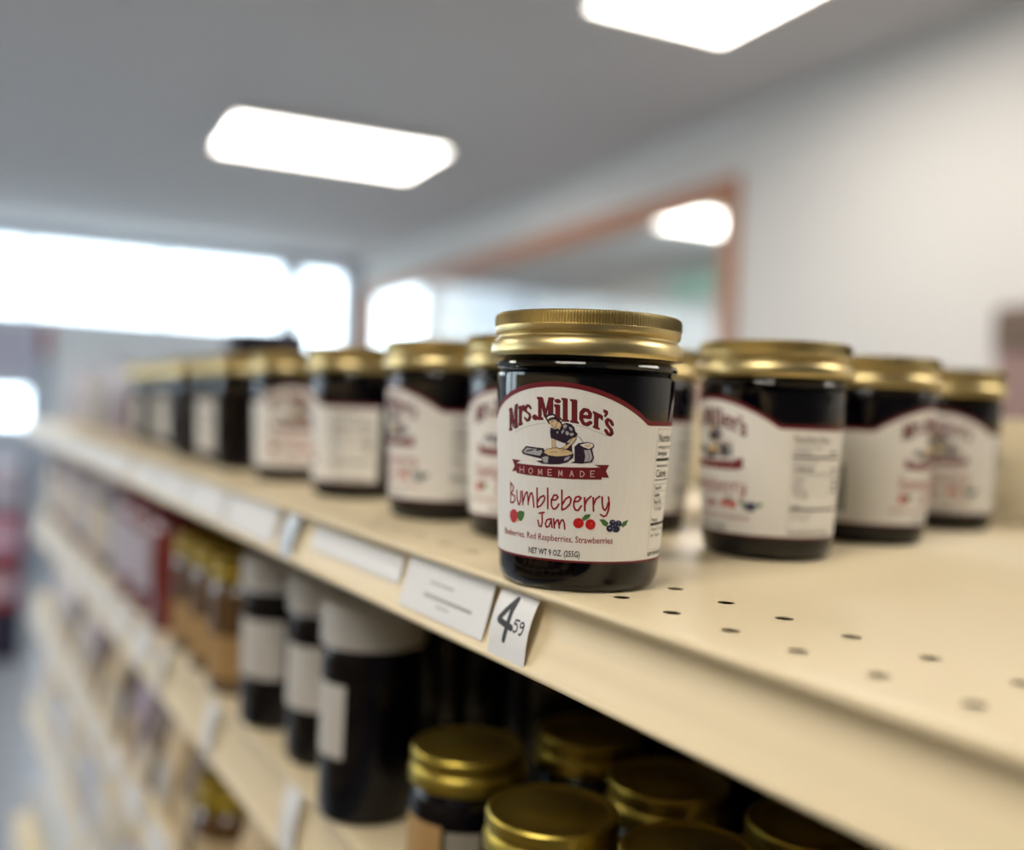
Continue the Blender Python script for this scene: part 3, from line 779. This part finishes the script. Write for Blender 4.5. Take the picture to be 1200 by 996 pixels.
def build_jar(label, loc, rz):
    t = thing('jam_jar', label, 'jar', loc + Vector((0, 0, 5e-5)), rz, 'jam jars on the top shelf')
    g, j, l = jar_meshes()
    obj('glass_body', g, t)
    obj('jam', j, t)
    obj('lid', l, t)['label'] = 'ribbed gold screw lid'
    w = MB().use('paper')
    ds = [LC - LEND + i * 1.9 for i in range(int(2 * LEND / 1.9) + 1)]
    vs, fs = [], []
    for d in ds:
        edge = min(1, (LEND - abs(d - LC)) / 3)
        top, bot = arch(d - LC), 10.4
        vs += [wrap(d, bot, .15), wrap(d, top, .15)]
    for i in range(len(ds) - 1):
        fs.append((2 * i, 2 * i + 2, 2 * i + 3, 2 * i + 1))
    w.add(vs, fs)
    lb = obj('label', w.mesh('jar_label', 60, fix=False), t)
    # maroon border along the top and a thin one along the foot
    for part, lo, hi in (('border', lambda d: arch(d) - (1.7 if abs(d) < 61.7 else 1.6), arch), ('foot_line', lambda d: 10.4, lambda d: 11.1)):
        w = MB().use('maroon')
        vs, fs = [], []
        for d in ds:
            vs += [wrap(d, lo(d - LC), .2), wrap(d, hi(d - LC), .2)]
        for i in range(len(ds) - 1):
            fs.append((2 * i, 2 * i + 2, 2 * i + 3, 2 * i + 1))
        w.add(vs, fs)
        obj(part, w.mesh('label_' + part, 60, fix=False), lb)
    groups = {}
    for key, layer, pts in LABEL_POLYS:
        groups.setdefault(part_of(key, pts), Print()).poly(key, layer, pts)
    for key, layer, wd, pts in LABEL_STROKES:
        groups.setdefault(part_of(key, pts), Print()).stroke(key, layer, wd, pts)
    P = groups.setdefault('lettering', Print())
    P.text('crimson', 2, 'Blueberries, Red Raspberries, Strawberries', -41.5, 17.2, 3.05, .84, .015)
    P.text('black', 2, 'NET WT 9 OZ. (255G)', -15.2, 12.3, 2.85, .70, .05)
    for name, p in groups.items():
        p.build(name, lb)
    # nutrition panel on the label's right-hand flank
    P = Print()
    for x0, x1, z in ((74, 129, 56), (74, 129, 14.2)):
        P.stroke('grey', 1, .15, [(x0 + (x1 - x0) * i / 12, z) for i in range(13)])
    for x in (74, 129):
        P.stroke('grey', 1, .15, [(x, 14.2), (x, 56)])
    P.text('black', 1, 'Nutrition Facts', 75.5, 51.6, 4.0, .72, .05)
    for s, z, sz, bo in (('servings per container', 49.2, 2.0, 0), ('Serving size', 46.9, 2.2, .04), ('Amount per serving', 42.8, 1.8, .02), ('Calories', 39.4, 3.8, .06),
                         ('Total Fat', 35.0, 2.0, .03), ('Sodium', 32.6, 2.0, .03), ('Total Carb.', 30.2, 2.0, .03), ('  Total Sugars', 27.9, 1.9, 0), ('Protein', 23.9, 2.0, .03),
                         ('Vitamin D  Calcium', 20.8, 1.8, 0), ('Iron  Potassium', 18.7, 1.8, 0)):
        P.text('black', 1, s, 76, z, sz, .75, bo)
    for x, z in ((112, 46.9), (116, 39.4), (118, 35), (118, 32.6), (118, 30.2)):
        P.stroke('black', 1, .9, [(x, z + .7), (x + 4, z + .7), (x + 8, z + .7)])
    for z, wd in ((45.4, .95), (38.4, .35), (36.9, .12), (34.4, .1), (32.0, .1), (29.6, .1), (23.1, .95)):
        P.stroke('black', 1, wd, [(75.5 + 4.3 * i, z) for i in range(13)])
    P.text('black', 1, 'KEEP REFRIGERATED AFTER OPENING', 74, 12.2, 1.9, .75, .04)
    P.build('nutrition_panel', lb)
    P = Print()
    rnd = random.Random(3)
    x = -118.0
    while x < -84:
        wd = rnd.choice((.5, .9, 1.4))
        P.poly('black', 1, [(x, 16), (x + wd / DEG * .6, 16), (x + wd / DEG * .6, 40), (x, 40)])
        x += wd / DEG * .6 + rnd.choice((.6, 1.1, 1.6))
    P.build('barcode', lb)
    return t


def part_of(key, pts):
    z = sum(p[1] for p in pts) / len(pts)
    if key in ('leaf', 'berry_red', 'cherry', 'cherry_dark', 'blueberry', 'blueberry_light') or (key == 'skin' and z < 30):
        return 'berry_drawing'
    if key in ('ink', 'skin', 'white', 'lightgrey'):
        return 'baker_drawing'
    if key == 'pink' or (key == 'maroon' and z < 44):
        return 'banner'
    return 'lettering'


CAMX, CAMY = 231.4, -202.1


def jrot(x, y, off):                                   # turn a jar so that its label's middle stands `off` degrees beside the line to the onlooker
    return math.atan2(CAMY - y, CAMX - x) + math.radians(off)


hero = build_jar('jam jar in sharp focus at the shelf edge above the handwritten price card', mm(-58.3, 4.5, 0), jrot(-58.3, 4.5, -20) )
JARS = [
    (-88, 129.8, -57, 'jam jar right of the sharp one, label turned left so nutrition panel shows'),
    (-111.5, 226.4, 64, 'jam jar in the middle of the right-hand trio, label turned to the right'),
    (-142.8, 333, -10, 'rearmost jam jar of the right-hand trio, beside the shelf back panel'),
    (-181, 124.5, -26, 'jam jar mostly hidden between the sharp jar and the one right of it'),
    (-169.4, 53.5, -24, 'jam jar half hidden directly behind the left edge of the sharp jar'),
    (-248.1, 46.2, -66, 'second jam jar left of the sharp one, arch of label sloping down right'),
    (-361.4, 43.5, -111, 'third jam jar left of the sharp one, back panel of label facing out'),
    (-482.1, 42.1, -3, 'fourth jam jar left of the sharp one, red fruit name just visible'),
]
for x, y, off, s in JARS:
    dup(hero, mm(x, y, 0), jrot(x, y, off), s, 'jam jars on the top shelf')
FARJ = [(-592, 41, 150, 'fifth'), (-665, 44, 195, 'sixth'), (-738, 41, 125, 'seventh'), (-850, 55, 160, 'eighth'), (-925, 60, 200, 'ninth'), (-1005, 62, 140, 'tenth'), (-1085, 66, 180, 'eleventh'), (-1165, 72, 150, 'last')]
for x, y, off, s in FARJ:
    dup(hero, mm(x, y, 0), jrot(x, y, off), s + ' jam jar counted leftwards from the sharp one along the top shelf, blurred', 'jam jars on the top shelf')

# ---------------------------------------------------------------- simpler stock: jars, packets, cartons
RIM = lambda h: h


HAIR = Vector((0, 0, 5e-5))


def stock_jar(name, label, loc, r, h, lid_r, lid_h, lid_m, body_m, lab_m, z0, z1, rz=0, half=75, group=None, style='band'):
    t = thing(name, label, 'jar', loc + HAIR, rz, group)
    s = h - lid_h
    b = MB().use(body_m)
    b.lathe([(0, .8), (r * .8, .6), (r * .86, 0), (r * .95, 1), (r, 4), (r, s - 9), (r * .97, s - 5.5), (lid_r * .93, s - 2.5), (lid_r * .9, s - 1.2), (lid_r * .97, s - .5), (lid_r * .9, s + .6), (lid_r * .9, h - 2), (0, h - 2)], 48)
    obj('glass_body', b.mesh(name + '_body', 40), t)
    l = MB().use(lid_m)
    R = lid_r
    if style == 'band':                               # metal band over a pressed disc
        l.lathe([(R * .93, s), (R, s - .2), (R * 1.03, s + .6), (R * 1.03, s + lid_h * .30), (R, s + lid_h * .46), (R * .965, s + lid_h * .52), (R * .965, s + lid_h * .6), (R, s + lid_h * .66), (R * 1.0, h - 1.4),
                 (R * .97, h - .3), (R * .93, h), (R * .88, h - .1), (R * .84, h - .8), (R * .5, h - .8), (R * .46, h - .4), (0, h - .3)], 64)
    else:                                             # moulded screw cap with vertical ribs
        l.lathe([(R * .94, s), (R, s), (R, s + 1.5), (R, h - 2), (R * .97, h - .6), (R * .93, h), (R * .85, h), (R * .83, h - .6), (0, h - .6)], 120, lambda k, i: .45 * (i % 2) if k in (2, 3) else 0)
    obj('lid', l.mesh(name + '_lid', 32), t)
    if lab_m:
        w = MB().use(lab_m)
        vs, fs = [], []
        n = 30
        for i in range(n + 1):
            a = math.radians(-half + 2 * half * i / n)
            vs += [((r + .15) * math.cos(a), (r + .15) * math.sin(a), z0), ((r + .15) * math.cos(a), (r + .15) * math.sin(a), z1)]
        for i in range(n):
            fs.append((2 * i, 2 * i + 2, 2 * i + 3, 2 * i + 1))
        w.add(vs, fs)
        obj('label', w.mesh(name + '_label', 60, fix=False), t)
    return t


def pouch(label, loc, w, d, h, m, m2, rz, group):
    """a filled bag standing on its gusset, pinched at the top seam"""
    t = thing('food_pouch', label, 'packet', loc + HAIR, rz, group)
    b = MB().use(m)
    rows, n = 9, 24
    vs, fs = [], []
    for k in range(rows):
        q = k / (rows - 1)
        th = d / 2 * (1 - q ** 2.2) * (1 if q > .06 else .86) + 1.2
        ww = w / 2 * (.94 + .06 * math.cos(q * 5))
        for i in range(n):
            a = 2 * math.pi * i / n
            ca, sa = math.cos(a), math.sin(a)
            e = .55
            vs.append((th * math.copysign(abs(ca) ** .9, ca), ww * math.copysign(abs(sa) ** e, sa), q * h))
    for k in range(rows - 1):
        for i in range(n):
            j = (i + 1) % n
            fs.append((k * n + i, k * n + j, (k + 1) * n + j, (k + 1) * n + i))
    fs.append(tuple(range(n - 1, -1, -1)))
    fs.append(tuple((rows - 1) * n + i for i in range(n)))
    b.add(vs, fs)
    obj('bag', b.mesh('pouch_bag', 50), t)
    s = MB().use(m2)
    s.box(-1.8, 1.8, -w / 2 * .96, w / 2 * .96, h - 1, h + 8)
    obj('top_seam', s.mesh('pouch_seam', 0, bevel=.6), t)
    l = MB().use(m2)
    vs = []
    for k in (1, 2, 3, 4):
        q = k / (rows - 1)
        th = d / 2 * (1 - q ** 2.2) + 1.7
        vs += [(th * .99, -w * .28, q * h), (th * .99, w * .28, q * h)]
    l.add(vs, [(0, 1, 3, 2), (2, 3, 5, 4), (4, 5, 7, 6)])
    obj('label', l.mesh('pouch_label', 60, fix=False), t)
    return t


def carton(label, loc, w, d, h, m, m2, rz, group, cat='carton'):
    t = thing('food_carton', label, cat, loc + HAIR, rz, group)
    b = MB().use(m)
    b.box(-d / 2, d / 2, -w / 2, w / 2, 0, h)
    obj('box', b.mesh('carton_box', 30, bevel=1.2), t)
    l = MB().use(m2)
    l.box(d / 2 - .3, d / 2 + .3, -w * .4, w * .4, h * .25, h * .75)
    obj('label', l.mesh('carton_label', 0), t)
    f = MB().use(m2)
    f.box(-d / 2 + 2, d / 2 - 2, -w / 2 + 2, w / 2 - 2, h - .2, h + .7)
    obj('lid_flap', f.mesh('carton_flap', 0), t)
    return t


FRONT = math.radians(-90)

# top shelf, far left
stock_jar('preserve_jar', 'tall dark jar with black lid standing behind the far jam jars', mm(-960, 165, 0), 50, 140, 49, 22, 'navy', 'dark', None, 0, 0, jrot(-812, 110, 0), style='cap')
for i, (x, y, h, m, m2) in enumerate(((-1290, 60, 92, 'mauve', 'greylabel'), (-1385, 70, 98, 'lilac', 'mauve'), (-1480, 62, 84, 'greylabel', 'plain'), (-1580, 70, 96, 'mauve', 'lilac'), (-1690, 70, 90, 'plain', 'mauve'), (-1790, 66, 100, 'lilac', 'mauve'))):
    pouch('%s greyish packet beyond the jam jars on the top shelf' % ('first second third fourth fifth sixth'.split()[i]), mm(x, y, 0), 78, 44, h, m, m2, FRONT, 'pale packets at the far end of the top shelf')

# second shelf (z = -170)
S2 = -170
for x, y, s in ((-281, 24, 'nearest black jar with white lid on the second shelf, beside the gold lids'), (-369.7, 34.5, 'middle one of three black jars with white lids on the second shelf'), (-451.5, 28.1, 'farthest of three black jars with white lids, beside the tan labels')):
    t = stock_jar('preserve_jar', s, mm(x, y, S2), 28.5, 118, 29.5, 22, 'whitelid', 'dark', 'plain', 36, 76, jrot(x, y, -74 if x > -300 else -48), 44 if x > -300 else 52, 'black jars with white lids on the second shelf', 'cap')
stock_jar('preserve_jar', 'dark jar with dull lid in shadow behind the gold lidded jars', mm(-306, 205, S2), 30, 100, 28, 20, 'cardboard', 'dark', 'plain', 20, 60, jrot(-330, 210, 0), 60, None, 'cap')
for x, y in [(-470 + 80 * k, 300) for k in range(7)] + [(-390 + 80 * k, 210) for k in (-1, 0, 2, 4)] + [(-395, 125), (-318, 118), (-240, 130), (-112, 162), (2, 182), (60, 150)]:  # plain dark jars added to darken the shelf's back and block light
    stock_jar('preserve_jar', 'added dark jar with black lid darkening the back of the second shelf', mm(x, y, S2), 36, 122, 34, 20, 'blacklid', 'dark', None, 0, 0, 0, 60, 'black lidded jars added at the back of the second shelf', 'cap')
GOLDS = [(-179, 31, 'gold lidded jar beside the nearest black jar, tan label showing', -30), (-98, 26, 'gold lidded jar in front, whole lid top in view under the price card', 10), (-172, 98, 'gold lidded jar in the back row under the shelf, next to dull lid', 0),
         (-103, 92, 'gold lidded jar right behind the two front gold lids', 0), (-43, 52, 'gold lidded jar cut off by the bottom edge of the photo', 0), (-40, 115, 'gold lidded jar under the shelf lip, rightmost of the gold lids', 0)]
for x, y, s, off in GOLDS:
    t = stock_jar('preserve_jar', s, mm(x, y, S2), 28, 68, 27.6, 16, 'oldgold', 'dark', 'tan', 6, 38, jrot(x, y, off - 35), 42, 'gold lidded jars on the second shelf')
    w = MB().use('greylabel')
    vs, fs = [], []
    for i in range(13):
        a = math.radians(46 + 34 * i / 12)
        vs += [(28.15 * math.cos(a), 28.15 * math.sin(a), 5), (28.15 * math.cos(a), 28.15 * math.sin(a), 36)]
    w.add(vs, [(2 * i, 2 * i + 2, 2 * i + 3, 2 * i + 1) for i in range(12)])
    obj('label', w.mesh('side_label', 60, fix=False), t)
for i, (x, y) in enumerate(((-540, 28), (-608, 30), (-676, 30))):
    stock_jar('preserve_jar', ('nearest', 'middle', 'farthest')[i] + ' of three amber jars with olive lids beyond the black jars', mm(x, y, S2), 29, 104, 28, 18, 'olive', 'amber', 'tan', 12, 46, jrot(x, y, -10), 80, 'amber jars on the second shelf')
for i, (x, y) in enumerate(((-765, 36), (-850, 36), (-935, 36))):
    stock_jar('preserve_jar', ('nearest', 'middle', 'farthest')[i] + ' of three tall dark red jars beyond the amber jars', mm(x, y, S2), 38, 128, 36, 22, 'maroon', 'darkred', 'lilac' if i else None, 26, 88, jrot(x, y, -60), 60, 'dark red jars on the second shelf', 'cap')
for i in range(9):
    x = -1030 - i * 88
    stock_jar('preserve_jar', 'pale labelled jar, %s of the far row on the second shelf' % ('first second third fourth fifth sixth seventh eighth ninth'.split()[i]), mm(x, 40, S2), 34, 112 + 8 * (i % 2), 32, 20, ('mauve', 'lilac', 'plain')[i % 3], ('mauve', 'dark')[i % 3 == 1], ('lilac', 'plain', 'cream')[i % 3], 18, 82, jrot(x, 40, -20), 100, 'far row of jars on the second shelf', 'cap')

# third shelf (z = -335)
S3 = -335
words = 'first second third fourth fifth sixth seventh eighth ninth tenth eleventh twelfth thirteenth fourteenth fifteenth sixteenth seventeenth'.split()
kinds = ['olive', 'mauve', 'beige', 'olive', 'brown', 'beige', 'brown', 'mauve', 'brown', 'beige', 'brown', 'mauve', 'plain', 'brown', 'lilac', 'plain', 'lilac']
for i in range(17):
    x, y = -300 - i * 82, 29
    k = kinds[i]
    if k == 'olive':
        stock_jar('preserve_jar', 'olive lidded jar, %s item from the near end of the third shelf' % words[i], mm(x, y, S3), 34, 92, 33, 20, 'olive', 'amber', 'beige', 10, 52, jrot(x, y, 0), 80, 'olive lidded jars on the third shelf')
    else:
        pouch('%s blurred packet, %s item from the near end of the third shelf' % ({'beige': 'beige', 'brown': 'brown', 'mauve': 'mauve', 'plain': 'pale', 'lilac': 'lilac'}[k], words[i]), mm(x, y, S3), 80, 50, 84 + 9 * (i % 3), k, ('cream', 'beige', 'plain')[i % 3], FRONT, 'packets on the third shelf')

# fourth shelf, fifth shelf and base deck: cartons and sacks
for i in range(12):
    x = -640 - i * 100
    carton('%s carton, %s from the near end of the fourth shelf' % (('cream', 'white', 'bluish white')[i % 3], words[i]), mm(x, 49, -520), 90, 90, 88 + 10 * (i % 2), ('cream', 'ivory', 'icewhite')[i % 3], ('plain', 'cream', 'lilac')[i % 3], FRONT, 'cartons on the fourth shelf')
for i in range(9):
    x = -950 - i * 104
    pouch('bluish white bag, %s from the near end of the fifth shelf' % words[i], mm(x, 50, -760), 96, 90, 150, ('icewhite', 'ivory')[i % 2], 'cream', FRONT, 'bags on the fifth shelf')
for i in range(6):
    x = -1230 - i * 108
    carton('white case, %s from the near end of the bottom shelf' % words[i], mm(x, 60, -1110), 104, 150, 230, ('ivory', 'icewhite')[i % 2], 'plain', FRONT, 'cases on the bottom shelf')


# ---------------------------------------------------------------- price cards and label strips in the shelf channels
CARD = [(-17.6, -4.2), (-19.0, -7), (-20.6, -10.5), (-22.0, -15), (-22.9, -20), (-23.2, -25), (-23.4, -27)]


def along(prof, f):
    ls = [math.dist(a, c) for a, c in zip(prof[:-1], prof[1:])]
    s = f * sum(ls)
    for (a, c), l in zip(zip(prof[:-1], prof[1:]), ls):
        if s <= l + 1e-9:
            q = s / l
            return a[0] + (c[0] - a[0]) * q, a[1] + (c[1] - a[1]) * q
        s -= l
    return prof[-1]


def card(name, label, x0, x1, prof, m, cat, group, z=0, dy=0, strokes=(), bars=()):
    t = thing(name, label, cat, mm((x0 + x1) / 2, dy, z), 0, group)
    w, n = (x1 - x0) / 2, 16
    b = MB().use(m)
    pts = [along(prof, i / n) for i in range(n + 1)]
    ring = [(y, zz) for y, zz in pts] + [(y + .35, zz - .1) for y, zz in reversed(pts)]
    b.extrude_x(ring, -w, w, True)
    obj('sheet', b.mesh(name + '_sheet', 40), t)
    if strokes:
        p = MB().use('pencil')
        for wd, st in strokes:
            for (u0, v0), (u1, v1) in zip(st[:-1], st[1:]):
                k = 6
                dx, dv = (u1 - u0) * 2 * w, (v1 - v0) * 25
                nn = math.hypot(dx, dv) or 1
                nx, nv = -dv / nn * wd / 2 / (2 * w), dx / nn * wd / 2 / 25
                vs = []
                for i in range(k + 1):
                    q = i / k
                    for sg in (1, -1):
                        u, v = u0 + (u1 - u0) * q + sg * nx, v0 + (v1 - v0) * q + sg * nv
                        y, zz = along(prof, max(0, min(1, v)))
                        vs.append((-w + u * 2 * w, y - .06, zz))
                p.add(vs, [(2 * i, 2 * i + 1, 2 * i + 3, 2 * i + 2) for i in range(k)])
            for u, v in st:
                vs = []
                for i in range(10):
                    a = 2 * math.pi * i / 10
                    y, zz = along(prof, max(0, min(1, v + wd / 50 * math.sin(a))))
                    vs.append((-w + u * 2 * w + wd / 2 * math.cos(a), y - .06, zz))
                p.add(vs, [tuple(range(10))])
        obj('price', p.mesh(name + '_price', 0, fix=False), t)['label'] = 'handwritten price 4.59 in charcoal marker'
    if bars:
        p = MB().use('grey')
        for u0, u1, v, hh in bars:
            (ya, za), (yb, zb) = along(prof, v - hh / 2), along(prof, v + hh / 2)
            p.add([(-w + u0 * 2 * w, ya - .06, za), (-w + u1 * 2 * w, ya - .06, za), (-w + u1 * 2 * w, yb - .06, zb), (-w + u0 * 2 * w, yb - .06, zb)], [(0, 1, 2, 3)])
        obj('print_lines', p.mesh(name + '_lines', 0, fix=False), t)
    return t


FOUR = [(2.5, [(.50, .10), (.36, .26), (.2, .45), (.22, .475), (.36, .50), (.56, .525)]), (2.4, [(.50, .11), (.46, .30), (.45, .5), (.42, .73)]),
        (.75, [(.73, .385), (.64, .385), (.62, .45), (.68, .44), (.72, .48), (.715, .53), (.66, .565), (.62, .55)]),
        (.75, [(.86, .415), (.83, .39), (.79, .395), (.77, .43), (.79, .465), (.83, .46), (.865, .42), (.865, .48), (.85, .54), (.81, .575), (.78, .565)])]
card('price_card', 'white price card handwritten 4 59 directly below the sharp jar', -73, -48.3, CARD, 'card', 'price card', 'price cards', strokes=FOUR)
SLIP = [(-16.9, -4.4), (-17.6, -7), (-18.6, -11), (-19.6, -15), (-21, -20), (-22.3, -25)]
card('label_strip', 'printed white shelf label left of the handwritten price card', -152, -79.5, SLIP, 'card', 'shelf label', 'paper labels in the top shelf channel', bars=((.32, .6, .36, .035), (.28, .84, .62, .06), (.45, .6, .76, .03)))
card('label_strip', 'plain cream white label strip right of the narrow grey tag', -272, -160, [(-16.8, -6.5), (-17.2, -12), (-19.4, -18)], 'card', 'shelf label', 'paper labels in the top shelf channel')
card('price_tag', 'narrow greyish tag on the top shelf edge below the third jar', -312, -292, CARD, 'icewhite', 'price tag', 'price cards')
for i in range(4):
    x = -330 - 112 * i
    card('label_strip', 'blurred white label strip, %s beyond the narrow grey tag' % words[i], x - 106, x, SLIP, 'card', 'shelf label', 'paper labels in the top shelf channel')
for i in range(8):
    x = -800 - 128 * i
    card('label_strip', 'white label strip, %s on the far bay of the top shelf' % words[i], x - 118, x, SLIP, 'card', 'shelf label', 'paper labels in the top shelf channel')
CHAN = [(y, z * 1.72) for y, z in SLIP]
for z, dy, x0, n, w in ((S2, 21, -745, 9, 'second'), (S3, 21, -640, 10, 'third'), (-520, 21, -800, 8, 'fourth'), (-760, 0, -1000, 7, 'fifth')):
    for i in range(n):
        x = x0 - 118 * i
        card('label_strip', 'white label strip on the %s shelf edge, %s from its near end' % (w, words[i]), x - 112, x - 27, CHAN, 'card', 'shelf label', 'paper labels on the lower shelves', z=z, dy=dy)
C2 = [(y, z * 1.72 if z < -3.7 else z) for y, z in CARD]
for z, dy, xs, w in ((S2, 21, (-330, -520, -700), 'second'), (S3, 21, (-400, -560), 'third')):
    for i, x in enumerate(xs):
        card('price_tag', 'white tag on the %s shelf edge, %s from the near end' % (w, words[i]), x - 26, x, C2, 'card', 'price tag', 'price cards', z=z, dy=dy)

# ---------------------------------------------------------------- displays farther off
t = thing('display_rack', 'low dark rack of red and pink goods at the aisle end', 'display rack', rm(-5200, -560, FZ + .3), -RA)
b = MB().use('navy'); b.box(-250, 250, -300, 300, 0, 260); obj('base', b.mesh('rack_base', 0, bevel=8), t)
for z in (500, 720):
    b = MB().use('navy'); b.box(-250, 250, -300, 300, z - 14, z); obj('shelf', b.mesh('rack_shelf', 0), t)
for x in (-240, 240):
    for y in (-290, 290):
        b = MB().use('navy'); b.box(x - 10, x + 10, y - 10, y + 10, 260, 960); obj('post', b.mesh('rack_post', 0), t)
for lv, (z, h, ms) in enumerate(((260, 190, ('red', 'darkred', 'red', 'red')), (500, 190, ('icewhite', 'lilac', 'icewhite', 'magenta')), (720, 210, ('magenta', 'red', 'magenta', 'lilac')))):
    for i, m in enumerate(ms):
        p = rm(-5200 + 90, -560 - 210 + 140 * i, FZ + z + .4)
        carton('%s carton, %s from the aisle side on the %s level of the rack' % ({'red': 'red', 'darkred': 'dark red', 'icewhite': 'white', 'lilac': 'lilac', 'magenta': 'pink'}[m], ('fourth', 'third', 'second', 'first')[i], ('lowest', 'middle', 'upper')[lv]), p, 124, 300, h, m, 'lilac', -RA, 'cartons on the end rack')
t = thing('display_stand', 'mauve brown cardboard display stand by the right wall', 'display stand', rm(-1290, 2290, FZ + .3), -RA)
b = MB().use('cardboard'); b.box(-300, 300, -170, 170, 0, 1640); obj('body', b.mesh('stand_body', 0, bevel=10), t)
b = MB().use('brown'); b.box(-300, 300, -176, -171, 1520, 1630); obj('header', b.mesh('stand_header', 0), t)
for z in (400, 760, 1120):
    b = MB().use('mauve'); b.box(-270, 270, -260, -171, z, z + 20); obj('tray', b.mesh('stand_tray', 0), t)
t = thing('wall_cabinet', 'grey cabinet under the far windows', 'cabinet', rm(-8700, 800, FZ + .3), -RA)
b = MB().use('ivory'); b.box(-240, 240, -960, 960, 80, 1850); obj('body', b.mesh('cabinet_body', 0, bevel=8), t)
for i in range(4):
    b = MB().use('ivory'); b.box(241, 262, -950 + 477 * i, -950 + 477 * i + 465, 100, 1830); d = obj('door', b.mesh('cabinet_door', 0, bevel=3), t)
    h = MB().use('white_frame'); h.box(263, 285, -950 + 477 * i + 400, -950 + 477 * i + 415, 900, 1040); obj('handle', h.mesh('cabinet_handle', 0), d)
b = MB().use('navy'); b.box(-236, 236, -956, 956, 0, 80); obj('plinth', b.mesh('cabinet_plinth', 0), t)

# ---------------------------------------------------------------- unseen shelving added across the aisle to darken the reflections in the jars
t = thing('gondola_shelving', 'added cream shelving across the aisle from the jam shelves, outside the frame', 'shelving', (0, 0, TOP))
b = MB().use('shelf'); b.box(-1800, 1800, -1760, -1740, FZ + .3, 300); obj('back_panel', b.mesh('aisle_back', 0), t)
for z in (-1110, -760, -430, -120):
    b = MB().use('shelf'); b.box(-1800, 1800, -1739.5, -1340, z - 30, z); obj('shelf', b.mesh('aisle_shelf', 0), t)
for z, n in ((-760, 10), (-430, 12), (-120, 12)):
    for i in range(n):
        carton('brown carton on the added shelving across the aisle, outside the frame', mm(-1650 + 3300 * i / (n - 1), -1450, z), 250, 180, 220 + 20 * (i % 3), 'brown', 'beige', math.radians(90), 'cartons on the added shelving')
